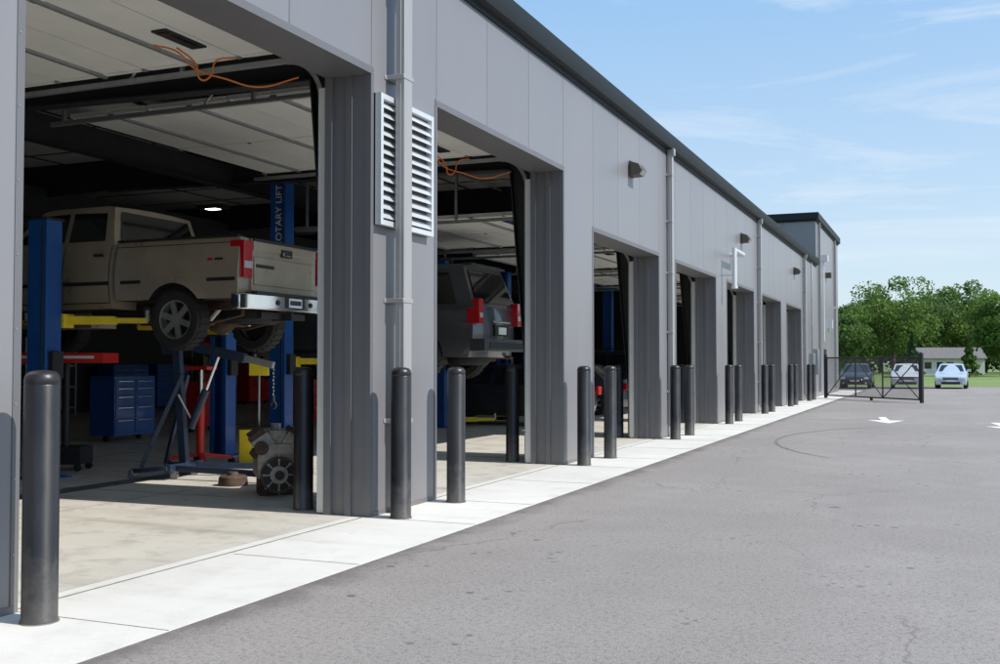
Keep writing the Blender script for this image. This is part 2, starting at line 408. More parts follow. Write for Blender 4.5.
# open sectional doors
for k in range(0, 8):
    a0 = pier0(k - 1) + PW; a1 = pier0(k); h = head(k); zt = h + .33
    root = empty('overhead_door', parent=bld)
    d = MB(); xs = WX - .95; n = 7 if k <= 2 else 6; sec = .62
    for i in range(n):
        x1 = xs - i * sec; x0 = x1 - sec + .014
        d.box((x0, a0 - .04, zt), (x1, a1 + .04, zt + .05), 'white_int')
        if i % 2: d.box((x0 + .02, a0 - .02, zt - .035), (x0 + .07, a1 + .02, zt), 'galv')
        for yy in (a0 + .02, (a0 + a1) / 2, a1 - .02):
            d.box((x0 + .075, yy - .035, zt - .012), (x1 - .005, yy + .035, zt), 'white_int')
            d.box((x0 - .03, yy - .03, zt - .02), (x0 + .015, yy + .03, zt - .001), 'galv')
    for yy in (a0 + .75, a1 - .75):
        d.box((xs - .86, yy - .3, zt - .02), (xs - .68, yy + .3, zt - .004), 'black')
        d.box((xs - .835, yy - .265, zt - .024), (xs - .705, yy + .265, zt - .02), 'glass')
    d.build('panels', root, smooth=False)
    t = MB()
    for yy, sg in ((a0, -1), (a1, 1)):
        yt = yy + sg * .09
        t.box((WX - .64, yt - .03, .02), (WX - .585, yt + .03, h - .2), 'galv')
        t.box((WX - .60, yy - sg * .004, .02), (WX - .51, yy + sg * .10, h - .1), 'alum')
        R = .45; pr = None
        for i in range(9):
            q = i / 8 * math.pi / 2
            pt = (WX - .61 - R * (1 - math.cos(q)), yt, h - .2 + R * math.sin(q))
            if pr: t.beam(pr, pt, .06, .05, 'galv')
            pr = pt
        t.box((WX - .61 - R, yt - .03, zt - .1), (xs - 4.6, yt + .03, zt - .05), 'galv')
        for xx in (WX - 2.4, xs - 4.4):
            t.box((xx, yt - .02, zt - .05), (xx + .04, yt + .02, 5.34), 'galv')
        t.beam((WX - 2.4, yt, 5.3), (WX - 3.1, yt, zt - .05), .03, .01, 'galv')
    t.cyl((WX - .75, a0 - .1, h + .32), (WX - .75, a1 + .1, h + .32), .016, 'galv', n=8)
    for c in (.35, .65):
        ym = a0 + (a1 - a0) * c
        t.cyl((WX - .75, ym - .5, h + .32), (WX - .75, ym + .5, h + .32), .045, 'steel_dark', n=12)
    t.box((WX - 1.0, a1 - .55, h + .42), (WX - .6, a1 - .2, h + .62), 'steel_dark')
    t.build('tracks_and_spring', root)
    if k in (1, 2, 3):
        q = MB(); q.box((xs + .001, a0, zt - .03), (xs + .03, a1, zt + .05), 'rubber')
        q.build('bottom_seal', root)

# louvre
lv = MB(); ly0, ly1, lz0, lz1 = 8.98, 10.14, 2.86, 4.16
lv.box((WX + .001, ly0, lz0), (WX + .02, ly1, lz1), 'seam')
for a_, b_ in (((ly0, lz0), (ly0 + .05, lz1)), ((ly1 - .05, lz0), (ly1, lz1))):
    lv.box((WX + .002, a_[0], a_[1]), (WX + .085, b_[0], b_[1]), 'alum')
lv.box((WX + .002, ly0 + .051, lz0), (WX + .083, ly1 - .051, lz0 + .05), 'alum')
lv.box((WX + .002, ly0 + .051, lz1 - .05), (WX + .083, ly1 - .051, lz1), 'alum')
for i in range(13):
    z = lz0 + .08 + i * .091
    lv.mesh([(WX + .022, ly0 + .05, z + .065), (WX + .022, ly1 - .05, z + .065), (WX + .08, ly1 - .05, z), (WX + .08, ly0 + .05, z),
             (WX + .022, ly0 + .05, z + .058), (WX + .022, ly1 - .05, z + .058), (WX + .08, ly1 - .05, z - .01), (WX + .08, ly0 + .05, z - .01)],
            [(0, 1, 2, 3), (4, 5, 6, 7), (3, 2, 6, 7), (0, 1, 5, 4), (0, 3, 7, 4), (1, 2, 6, 5)], 'alum')
lv.build('louvered_vent', smooth=False)

# downspouts
for k in (-1, 1, 3, 5, 7):
    yc = pier0(k) + (.40 if k == 1 else PW * .5); x = WX + .15 if k == 1 else WX + .07; hw = .085 if k == 1 else .07
    d = MB(); zb0 = .01 if k == 1 else .25
    d.box((x - .05, yc - hw, zb0), (x + .05, yc + hw, 5.72), 'spout')
    d.box((x - .012, yc - hw - .004, zb0), (x + .012, yc + hw + .004, 5.72), 'spout')
    d.box((x - .05, yc - hw, 5.72), (WX + .16, yc + hw, 5.86), 'spout')
    for z in (.9, 2.1, 3.3, 4.35, 5.3):
        if k == 1 and z in (3.3,): continue
        d.box((WX + .002, yc - hw - .02, z), (x + .056, yc + hw + .02, z + .045), 'spout')
        d.box((WX + .002, yc - hw - .05, z), (WX + .01, yc + hw + .05, z + .045), 'spout')
    if k != 1: d.beam((x, yc, .27), (x + .12, yc, .06), .125, .095, 'spout', up=(1, 0, 0.3))
    d.build('downspout', bevel=.008)

# bollards
def bollard(x, y):
    m = MB(); R = .1
    prof = [(0, 1.46), (.045, 1.457), (.075, 1.448), (.092, 1.43), (R, 1.405), (R, 1.38), (R - .003, 1.375), (R, 1.37), (R, .03), (R + .004, .025), (R + .004, .006)]
    m.lathe((x, y, 0), (0, 0, 1), prof, 'bollard', n=32)
    m.cyl((x, y, .004), (x, y, .012), R + .010, 'joint', n=24)
    o = m.build('bollard', ang=60)
for k in KS:
    p = pier0(k)
    jx = rnd.uniform(-.01, .01)
    bollard(-4.83 + jx, p + .07); bollard(-4.83 - jx, p + 1.33)
    if k >= 0:
        bollard(-6.02, p + .2); bollard(-6.02, p + PW - .2)

# wall pack lights
for k in (1, 3, 5, 7):
    y = (pier0(k - 1) + PW + pier0(k)) / 2 + .1; z = 4.98
    m = MB()
    m.box((WX, y - .13, z - .14), (WX + .05, y + .13, z + .14), 'bronze')
    m.prism([(WX + .05, z + .12), (WX + .2, z + .07), (WX + .26, z - .04), (WX + .2, z - .12), (WX + .05, z - .13)], y - .17, y + .17, 'bronze')
    m.face([(WX + .262, y - .14, z - .045), (WX + .262, y + .14, z - .045), (WX + .206, y + .14, z - .118), (WX + .206, y - .14, z - .118)], 'lens')
    m.build('wall_light', bevel=.012)

m = MB()
vx = WX + .32; vy = 26.7
m.cyl((WX, vy + 1.2, 4.35), (vx, vy + 1.2, 4.35), .06, 'alum')
m.cyl((vx, vy + 1.25, 4.35), (vx, vy, 4.35), .06, 'alum'); m.cyl((vx, vy, 4.41), (vx, vy, 3.45), .06, 'alum'); m.cyl((vx, vy, 3.45), (vx, vy, 3.38), .08, 'alum')
m.box((WX, vy - .03, 3.7), (vx, vy + .03, 3.74), 'alum')
m.build('vent_pipe')

m = MB()
m.box((WX, 45.5, 1.2), (WX + .2, 46.0, 1.9), 'galv'); m.cyl((WX + .1, 45.75, 1.9), (WX + .1, 45.75, 5.7), .03, 'galv', n=8)
m.box((WX, 46.6, 1.0), (WX + .25, 47.2, 2.1), 'galv')
m.build('electrical_cabinet', bevel=.01)
m = MB()
m.mesh([(WX + .02, 46.9, 2.95), (WX + .02, 47.25, 3.3), (WX + .02, 46.9, 3.65), (WX + .02, 46.55, 3.3), (WX + .004, 46.9, 2.95), (WX + .004, 47.25, 3.3), (WX + .004, 46.9, 3.65), (WX + .004, 46.55, 3.3)],
       [(0, 1, 2, 3), (4, 7, 6, 5), (0, 1, 5, 4), (1, 2, 6, 5), (2, 3, 7, 6), (3, 0, 4, 7)], 'galv'); m.build('diamond_sign', smooth=False)

# ------------------------------------------------------------------ tall wing
tb = empty('tall_building_wing')
m = MB(); ty0, ty1, th = 48.42, 59.0, 7.9
m.box((XB, ty0, 0), (WX - .02, ty1, th), 'seam')
n = 8
for i in range(n):
    a = ty0 + (ty1 - ty0) * i / n; c2 = ty0 + (ty1 - ty0) * (i + 1) / n
    m.box((WX - .02, a + gap, .03), (WX, c2 - gap, th), 'wall' if i % 2 else 'wall2')
n = 13; x = WX
for i in range(n):
    x2 = WX - (i + 1) * 1.42
    m.box((x2 + gap, ty0 - .02, .03), (x - gap, ty0 + .001, th), 'wall' if i % 2 else 'wall2'); x = x2
m.build('walls', tb)
m = MB()
m.box((XB - .1, ty0 - .18, th), (WX + .14, ty1 + .12, th + .3), 'trim')
m.box((XB - .1, ty0 - .1, th - .08), (WX + .06, ty1 + .05, th), 'trim')
m.build('parapet_trim', tb)
m = MB()
for yy in (49.2, 56.6):
    m.box((WX + .02, yy, .2), (WX + .12, yy + .12, th - .05), 'spout')
m.build('downspouts', tb)
m = MB()
m.box((WX, 52.6, 5.6), (WX + .25, 53.0, 5.85), 'bronze'); m.box((WX + .005, 51.5, .01), (WX + .03, 52.5, 2.15), 'trim')
m.box((WX, 50.5, 6.2), (WX + .3, 50.9, 6.5), 'alum'); m.box((WX, 54.5, 4.2), (WX + .4, 54.6, 4.3), 'alum')
m.cyl((WX + .1, 50.7, 2.5), (WX + .1, 50.7, 6.2), .03, 'alum', n=8); m.box((WX, 53.6, 3.2), (WX + .2, 54.0, 3.6), 'alum')
m.build('wall_fittings', tb)
# ------------------------------------------------------------------ gate
gt = empty('chain_link_gate')
P0 = Vector((-4.55, 46.9, 0)); P1 = Vector((-.72, 42.4, 0)); D = (P1 - P0); GL = D.length; D.normalize(); U = Vector((0, 0, 1))
m = MB(); zt_, zb_ = 1.72, .12
def gp(t, z): return P0 + D * t + U * z
for t in (0, GL * .33, GL * .62, GL - .12):
    m.cyl(gp(t, zb_), gp(t, zt_), .03, 'black', n=10)
for z in (zb_, zt_): m.cyl(gp(0, z), gp(GL - .1, z), .03, 'black', n=10)
m.cyl(gp(GL * .62, .95), gp(GL - .1, .95), .022, 'black', n=8)
m.cyl(gp(0, zb_), gp(GL * .33, zt_), .02, 'black', n=8); m.cyl(gp(GL * .33, zt_), gp(GL * .62, zb_), .02, 'black', n=8)
m.cyl(gp(GL * .62, zb_), gp(GL - .1, zt_), .02, 'black', n=8); m.cyl(gp(GL * .62, zt_), gp(GL - .1, zb_), .02, 'black', n=8)
m.cyl(gp(GL, 0), gp(GL, 1.85), .075, 'black', n=16); m.lathe(gp(GL, 1.85), (0, 0, 1), [(.075, 0), (.06, .04), (0, .06)], 'black', 16)
m.cyl(gp(-.1, 0), gp(-.1, 1.85), .075, 'black', n=16); m.lathe(gp(-.1, 1.85), (0, 0, 1), [(.075, 0), (.06, .04), (0, .06)], 'black', 16)
m.cyl(gp(GL - .12, .3), gp(GL, .3), .03, 'black', n=8); m.cyl(gp(GL - .12, 1.5), gp(GL, 1.5), .03, 'black', n=8)
m.cyl(gp(GL * .5, .0), gp(GL * .5, .1), .06, 'black', n=12)
m.build('frame', gt)
m = MB(); H = zt_ - zb_; st = .085
t = -H
while t < GL - .12:
    for sgn in (1, -1):
        a_, b_ = t, t + H
        za, zb2 = (zb_, zt_) if sgn > 0 else (zt_, zb_)
        ta, tb_ = max(a_, 0), min(b_, GL - .12)
        if tb_ > ta:
            f0 = (ta - a_) / H; f1 = (tb_ - a_) / H
            m.beam(gp(ta, za + (zb2 - za) * f0), gp(tb_, za + (zb2 - za) * f1), .006, .006, 'black')
    t += st
m.build('wire_mesh', gt, smooth=False)

# ------------------------------------------------------------------ vehicles
def arch_prof(top, zb, wheels, R, wz):
    pts = list(top)
    for wx in sorted(wheels, reverse=True):
        a0 = math.asin(max(-1, min(1, (zb - wz) / R)))
        for i in range(15):
            a = a0 + (math.pi - 2 * a0) * i / 14
            pts.append((wx + R * math.cos(a), wz + R * math.sin(a)))
    return pts

def shell(name, prof, wfun, mname, parent, arches=(), R=0, wz=0, crown=.02, endk=.08, xr=None, zr=None, bevel=.02, under=True):
    bm = bmesh.new(); n = len(prof)
    A = [bm.verts.new((x, -1, z)) for x, z in prof]; B = [bm.verts.new((x, 1, z)) for x, z in prof]
    bm.faces.new(A); bm.faces.new(B[::-1])
    for i in range(n): bm.faces.new((A[i], B[i], B[(i + 1) % n], A[(i + 1) % n]))
    bmesh.ops.recalc_face_normals(bm, faces=bm.faces)
    for f in bm.faces:
        c = f.calc_center_median(); f.normal_update()
        dark = False
        if abs(f.normal.y) < .5:
            if under and f.normal.z < -.75: dark = True
            for wx in arches:
                if math.hypot(c.x - wx, c.z - wz) < R + .02: dark = True
        f.material_index = 1 if dark else 0
    bmesh.ops.triangulate(bm, faces=[f for f in bm.faces if len(f.verts) > 4])
    xs = [p[0] for p in prof]; zs = [p[1] for p in prof]; x0, x1, z0, z1 = min(xs), max(xs), min(zs), max(zs)
    def cut(co, no):
        bmesh.ops.bisect_plane(bm, geom=bm.verts[:] + bm.edges[:] + bm.faces[:], plane_co=co, plane_no=no, dist=1e-4)
    x = x0 + .17
    while x < x1: cut((x, 0, 0), (1, 0, 0)); x += .17
    z = z0 + .11
    while z < z1: cut((0, 0, z), (0, 0, 1)); z += .11
    for y in (-.85, -.5, 0, .5, .85): cut((0, y, 0), (0, 1, 0))
    xr = xr or (x0, x1); L_ = (xr[1] - xr[0]) / 2; xc = (xr[0] + xr[1]) / 2
    for v in bm.verts:
        x, y, z = v.co; t = (x - xc) / L_; w = wfun(x, z)
        v.co.y = y * w
        v.co.x = x - math.copysign(endk * abs(t) ** 6 * y * y, t)
        sm = max(0, min(1, (z - .6) / .4))
        v.co.z = z + crown * sm * (1 - y * y)
    me = bpy.data.meshes.new(name); bm.to_mesh(me); bm.free()
    me.materials.append(M[mname]); me.materials.append(M['black'])
    me.polygons.foreach_set('use_smooth', [True] * len(me.polygons)); me.set_sharp_from_angle(angle=math.radians(32))
    ob = bpy.data.objects.new(name, me); COL.objects.link(ob); ob.parent = parent
    if bevel:
        md = ob.modifiers.new('b', 'BEVEL'); md.width = bevel; md.segments = 3; md.limit_method = 'ANGLE'; md.angle_limit = math.radians(42)
    return ob

def wheel(parent, x, y, z, r, w, side, spokes=6, rim='rim'):
    m = MB(); ax = (0, side, 0)
    m.lathe((x, y, z), ax, [(r * .62, -w / 2), (r * .9, -w / 2), (r * .98, -w * .38), (r, -w * .2), (r, w * .2), (r * .98, w * .38), (r * .93, w * .47), (r * .8, w * .5), (r * .66, w * .46), (r * .63, w * .38)], 'rubber', 32)
    m.lathe((x, y, z), ax, [(r * .64, w * .42), (r * .60, w * .40), (r * .58, w * .1), (r * .58, -w * .4)], rim, 32)
    m.cyl((x, y - side * w * .05, z), (x, y - side * w * .02, z), r * .58, 'black', n=28)
    m.cyl((x, y, z), (x, y + side * w * .36, z), r * .17, rim, n=16)
    for i in range(spokes):
        a = 2 * math.pi * i / spokes + .3
        d = Vector((math.cos(a), 0, math.sin(a)))
        c = Vector((x, y + side * w * .30, z))
        m.beam(c + d * r * .1, c + d * r * .6 + Vector((0, side * w * .06, 0)), r * .2, w * .1, rim, up=(0, 1, 0))
    k = 26
    for i in range(k):
        a = 2 * math.pi * i / k; d = Vector((math.cos(a), 0, math.sin(a)))
        c = Vector((x, y, z)) + d * (r + .002)
        m.beam(c - Vector((0, w * .36, 0)), c + Vector((0, w * .36, 0)), r * .13, .012, 'rubber', up=tuple(d))
    m.build('wheel', parent, bevel=0)

def strip(m, wf, pts, wd, mt, off=.004):
    for sg in (1, -1):
        for (x0, z0), (x1, z1) in zip(pts[:-1], pts[1:]):
            k = 6
            dx, dz = x1 - x0, z1 - z0; l = math.hypot(dx, dz); nx, nz = -dz / l * wd / 2, dx / l * wd / 2
            for i in range(k):
                a, b_ = i / k, (i + 1) / k
                q = []
                for t, s_ in ((a, -1), (b_, -1), (b_, 1), (a, 1)):
                    px, pz = x0 + dx * t + nx * s_, z0 + dz * t + nz * s_
                    q.append((px, sg * (wf(px, pz) + off), pz))
                m.face(q, mt)

def side_poly(m, wf, poly, mt, off=.005):
    for sg in (1, -1): m.face([(x, sg * (wf(x, z) + off), z) for x, z in poly], mt)

def greenhouse(name, parent, x0b, x0t, x1t, x1b, zb, zt, wb, wt, mname, wins, bevel=.05, xr=None, back=True, crown=.03):
    def wf(x, z):
        t = max(0, min(1, (z - zb) / (zt - zb))); return wb + (wt - wb) * t
    bm_prof = [(x0b, zb - .03), (x0t, zt - .02), (x0t + .12, zt), (x1t - .2, zt), (x1t, zt - .03), (x1b, zb - .03)]
    shell(name, bm_prof, wf, mname, parent, crown=crown, endk=0, bevel=bevel, under=False)
    m = MB()
    for w_ in wins: side_poly(m, wf, w_, 'glass', .006)
    def endglass(xb_, xt_, sgn, f0=.1, f1=.86, k=.86):
        pts = []
        for f, yy in ((f0, -1), (f0, 1), (f1, 1), (f1, -1)):
            z = zb + (zt - zb) * f; ff = (z - zb + .03) / (zt - zb + .01); x = xb_ + (xt_ - xb_) * ff; y = yy * k * wf(0, z)
            pts.append((x + sgn * .02, y, z + crown * .2))
        m.face(pts, 'glass')
    endglass(x1b, x1t, 1)
    if back: endglass(x0b, x0t, -1)
    m.build('windows', parent, smooth=False)
    return wf

def make_car(name, loc, rz, paint, suv=False, sc=1):
    root = empty(name, loc, rz, sc=sc)
    if suv:
        L_, W_ = 5.05, .98; R, wr, wz = .44, .39, .39; wh = (1.05, 4.0); zb = .36; belt = 1.18
        top = [(.12, zb), (.02, .55), (.0, .80), (.06, belt), (3.75, belt), (4.6, 1.08), (4.98, .95), (5.05, .7), (5.0, zb)]
        gh = (.08, .34, 3.0, 3.75, belt, 1.88, .93, .78)
        wins = [[(.38, 1.22), (.58, 1.74), (1.15, 1.76), (1.15, 1.22)], [(1.24, 1.22), (1.24, 1.76), (2.1, 1.76), (2.1, 1.22)], [(2.18, 1.22), (2.18, 1.76), (2.82, 1.74), (3.4, 1.22)]]
        doors = [1.20, 2.14, 3.45]
    else:
        L_, W_ = 4.6, .89; R, wr, wz = .37, .325, .325; wh = (.95, 3.65); zb = .24; belt = .95
        top = [(.10, zb), (.0, .45), (.02, .75), (.10, 1.0), (.8, 1.03), (1.0, belt + .02), (3.35, belt), (4.1, .84), (4.48, .70), (4.6, .52), (4.55, zb)]
        gh = (.55, 1.2, 2.5, 3.4, belt, 1.44, .82, .62)
        wins = [[(1.0, .99), (1.35, 1.33), (1.85, 1.38), (1.85, .99)], [(1.93, .99), (1.93, 1.38), (2.45, 1.36), (3.05, .99)]]
        doors = [1.05, 1.89, 3.1]
    def wf(x, z):
        t = (x - L_ / 2) / (L_ / 2)
        return W_ * (1 - .10 * ((z - .65) / .6) ** 2) * (1 - .10 * abs(t) ** 4)
    shell('body', arch_prof(top, zb, wh, R, wz), wf, paint, root, wh, R, wz, bevel=.03, endk=.12)
    greenhouse('cabin', root, *gh, paint, wins)
    for wx in wh:
        for sd in (1, -1): wheel(root, wx, sd * (W_ - .12), wz, wr, .22, sd)
    m = MB()
    for x in doors: strip(m, wf, [(x, zb + .12), (x, belt - .02)], .012, 'black')
    strip(m, wf, [(wh[0] + R, zb + .1), (wh[1] - R, zb + .1)], .07, 'black')
    for x in doors[:-1]:
        for sd in (1, -1): m.box((x + .10, sd * (wf(x, belt - .12)), belt - .14), (x + .26, sd * (wf(x, belt - .12) + .035), belt - .11), paint)
    mx = gh[3] - .35
    for sd in (1, -1): m.box((mx, sd * (gh[6] + .02), belt + .04), (mx + .12, sd * (gh[6] + .24), belt + .19), paint)
    f = L_; s_ = 1.35 if suv else 1.
    m.box((f - .12, -.42, .52 * s_), (f + .012, .42, .66 * s_), 'black')
    for i in range(3): m.box((f + .005, -.40, (.535 + i * .045) * s_), (f + .02, .40, (.545 + i * .045) * s_), 'chrome')
    m.box((f - .15, -.5, .27 * s_), (f + .006, .5, .40 * s_), 'black')
    m.box((f + .0, -.26, .42 * s_), (f + .025, .26, .51 * s_), 'white')
    for sd in (1, -1):
        m.prism([(f - .42, .72 * s_), (f - .02, .66 * s_), (f + .0, .55 * s_), (f - .35, .60 * s_)], sd * .52, sd * (W_ - .105), 'lampclear')
        m.cyl((f - .10, sd * .62, .34 * s_), (f + .0, sd * .62, .34 * s_), .055, 'lampclear')
        if suv:
            m.box((-.005, sd * (W_ - .24), .90), (.22, sd * (W_ - .082), 1.30), 'lampred')
            m.box((-.010, sd * (W_ - .22), 1.0), (.08, sd * (W_ - .11), 1.08), 'lampclear')
        else:
            m.box((.0, sd * (W_ - .32), .72), (.22, sd * (W_ - .08), .92), 'lampred')
    if suv:
        m.box((-.10, -.9, .46), (.16, .9, .66), paint); m.box((-.02, -.28, .72), (.05, .28, .9), 'black')
        m.box((-.112, -.7, .50), (-.099, .7, .60), 'black')
        m.box((-.035, -.16, .74), (.04, .16, .86), 'white'); m.box((-.03, -.35, .93), (.04, .35, .96), 'chrome')
        for sd in (1, -1):
            m.beam((.6, sd * .68, 1.97), (3.0, sd * .68, 1.97), .04, .03, 'black')
            for x in (.6, 1.4, 2.2, 3.0): m.box((x - .03, sd * .66, 1.86), (x + .03, sd * .70, 1.96), 'black')
        m.box((.22, -.7, 1.86), (.42, .7, 1.90), paint)
        m.cyl((1.05, -.75, .38), (1.05, .75, .38), .05, 'under'); m.lathe((1.05, 0, .38), (1, 0, 0), [(.0, -.16), (.12, -.1), (.15, 0), (.1, .12), (0, .2)], 'under', 14)
        for sd in (1, -1): m.box((.2, sd * .42, .38), (4.7, sd * .52, .5), 'under')
        m.cyl((.35, -.55, .40), (.95, -.55, .40), .11, 'under'); m.cyl((.05, -.6, .36), (.4, -.58, .38), .03, 'under')
        m.lathe((.55, .1, .34), (0, 0, 1), [(.15, -.11), (.32, -.11), (.36, -.05), (.36, .05), (.32, .11), (.15, .11)], 'rubber', 26)
    m.build('trim_and_lamps', root, bevel=.006)
    return root

make_car('parked_sedan', (-4.7, 68.7, 0), math.radians(-90), 'darkcar')
make_car('parked_sedan', (-2.05, 69.6, 0), math.radians(-88), 'whitecar')
make_car('parked_sedan', (.6, 70.6, 0), math.radians(-92), 'bluecar')
make_car('sport_utility_vehicle', (-7.62, 18.15, 1.20), math.radians(180), 'darkgray', suv=True, sc=1.12)
make_car('sport_utility_vehicle', (-8.3, 35.0, .01), math.radians(180), 'darkcar', suv=True)
make_car('sedan', (-7.7, 23.9, 0.01), math.radians(180), 'darkcar')
make_car('sedan', (-8.2, 29.6, 0.01), math.radians(178), 'darkgray')

# pickup truck ---------------------------------------------------------------
LIFT = 1.70
tr = empty('pickup_truck', (-8.0, 11.8, LIFT), math.radians(180))
W_ = .98; wh = (1.12, 4.75); R = .47; wr = .395; wz = .36; zb = .62
def twf(x, z):
    v = W_ * (1 - .12 * ((z - .9) / .6) ** 2)
    for wx in wh:
        d = math.hypot(x - wx, z - wz)
        v += .045 * math.exp(-((d - R) / .11) ** 2) if z > .5 else 0
    if x > 4.9: v *= 1 - .12 * ((x - 4.9) / .9) ** 2
    return v
bed = [(.14, zb), (.12, .74), (.12, 1.36), (.16, 1.40), (2.12, 1.40), (2.12, zb)]
shell('bed', arch_prof(bed, zb, (wh[0],), R, wz), twf, 'tan', tr, wh, R, wz, crown=0, endk=.015, xr=(-1.9, 2.15), bevel=.018)
cab = [(2.16, .52), (2.16, 1.38), (4.15, 1.36), (5.35, 1.24), (5.68, 1.16), (5.76, .95), (5.74, .55), (5.6, .5)]
shell('cab_and_hood', arch_prof(cab, .52, (wh[1],), R, wz), twf, 'tan', tr, wh, R, wz, crown=.03, endk=.1, xr=(-1.4, 5.76), bevel=.03)
gwf = greenhouse('cab_roof', tr, 2.17, 2.30, 3.55, 4.2, 1.38, 1.93, .91, .76, 'tan',
                 [[(2.34, 1.44), (2.40, 1.83), (2.98, 1.85), (2.98, 1.44)], [(3.06, 1.44), (3.06, 1.85), (3.48, 1.84), (3.95, 1.44)]], bevel=.045)
for wx in wh:
    for sd in (1, -1): wheel(tr, wx, sd * .84, wz, wr, .26, sd, 6)
m = MB()
for x in (2.2, 3.02, 4.0): strip(m, twf, [(x, .60), (x, 1.37)], .014, 'black')
strip(m, twf, [(2.2, .60), (4.0, .60)], .014, 'black')
strip(m, twf, [(2.0, .86), (1.66, .86)], .045, 'black'); strip(m, twf, [(.60, .86), (.16, .86)], .045, 'black')
strip(m, twf, [(2.2, .86), (4.2, .86)], .05, 'black')
strip(m, twf, [(.18, 1.33), (2.10, 1.33)], .01, 'black'); strip(m, twf, [(.52, 1.12), (.60, 1.12)], .035, 'lampred')
strip(m, twf, [(.36, 1.12), (.49, 1.12)], .03, 'black')
for sd in (1, -1):
    m.box((3.1, sd * .965, 1.22), (3.3, sd * 1.0, 1.25), 'black'); m.box((2.3, sd * .965, 1.22), (2.45, sd * 1.0, 1.25), 'black')
    m.box((3.85, sd * .92, 1.42), (3.98, sd * 1.22, 1.66), 'black')
for sd in (1, -1): m.box((.16, sd * .80, 1.40), (2.10, sd * .93, 1.425), 'black')
m.box((2.06, -.8, 1.40), (2.12, .8, 1.425), 'black')
m.build('seams_and_trim', tr)
m = MB()
m.box((.085, -.74, .72), (.14, .74, 1.385), 'tan')
m.box((.07, -.70, .80), (.086, .70, 1.16), 'tan'); m.box((.068, -.72, 1.24), (.086, .72, 1.36), 'tan')
m.box((.055, -.72, 1.355), (.16, .72, 1.395), 'black')
m.build('tailgate', tr, bevel=.012, seg=3)
m = MB()
m.box((.05, -.12, 1.20), (.075, .12, 1.30), 'black'); m.box((.045, -.09, 1.22), (.06, .09, 1.26), 'chrome')
for sd in (1, -1):
    m.box((.06, sd * .755, .88), (.27, sd * .935, 1.35), 'lampred')
    m.box((.052, sd * .765, 1.00), (.18, sd * .925, 1.09), 'lampclear')
for i in range(9): m.box((.060, .28 + i * .045, 1.02), (.069, .31 + i * .045, 1.065), 'black')
m.build('tail_lamps', tr, bevel=.02, seg=3)
m = MB()
outl = [(-.06, -.55), (-.07, -.3), (-.07, .3), (-.06, .55), (-.02, .85), (.10, .985), (.22, .995), (.22, .93), (.10, .90), (.10, -.90), (.22, -.93), (.22, -.995), (.10, -.985), (-.02, -.85)]
m.prism(outl, .48, .68, 'chrome', 'xy')
m.build('rear_bumper', tr, bevel=.02, seg=3)
m = MB()
m.box((-.085, -.85, .672), (.10, .85, .70), 'black'); m.box((-.078, -.22, .52), (-.05, .22, .66), 'black')
m.box((-.086, -.15, .53), (-.079, .15, .65), 'white'); m.box((-.089, -.13, .56), (-.0865, .13, .62), 'navy')
for sd in (1, -1):
    m.cyl((-.08, sd * .38, .58), (-.05, sd * .38, .58), .035, 'black')
m.box((-.05, -.05, .36), (.30, .05, .45), 'black'); m.box((.1, -.5, .38), (.18, .5, .46), 'black')
m.build('bumper_details', tr, bevel=.006)
m = MB()
for sd in (1, -1):
    m.box((.15, sd * .40, .50), (5.5, sd * .49, .63), 'under')
    for q in range(3): m.beam((.35, sd * .55, .42), (1.12, sd * .55, .30 - q * .014), .065, .012, 'under'); m.beam((1.12, sd * .55, .30 - q * .014), (1.95, sd * .55, .44), .065, .012, 'under')
    m.beam((.36, sd * .55, .42), (.36, sd * .55, .56), .05, .03, 'under')
    m.cyl((1.0, sd * .45, .33), (.75, sd * .38, .62), .03, 'white')
    m.box((3.3, sd * .5, .4), (4.9, sd * .6, .5), 'under')
m.cyl((1.12, -.8, wz), (1.12, .8, wz), .055, 'under', n=14)
m.lathe((1.12, 0.02, wz), (1, 0, 0), [(0, -.22), (.10, -.20), (.16, -.10), (.175, 0), (.12, .14), (.06, .26), (.05, .3)], 'under', 18)
m.cyl((1.4, 0, wz), (3.2, 0, .42), .045, 'under', n=12)
m.cyl((1.6, -.45, .42), (2.6, -.45, .44), .12, 'under', n=14); m.cyl((.4, -.62, .48), (1.65, -.5, .46), .035, 'under', n=10)
m.box((1.85, .12, .36), (2.95, .5, .6), 'black'); m.box((3.2, -.25, .3), (4.2, .25, .6), 'cast')
m.lathe((.62, .0, .44), (0, 0, 1), [(.18, -.12), (.33, -.12), (.38, -.05), (.38, .05), (.33, .12), (.18, .12)], 'rubber', 28)
m.cyl((4.75, -.8, wz), (4.75, .8, wz), .05, 'under'); m.box((4.5, -.45, .3), (5.0, .45, .5), 'under')
m.build('underbody', tr, bevel=.008)

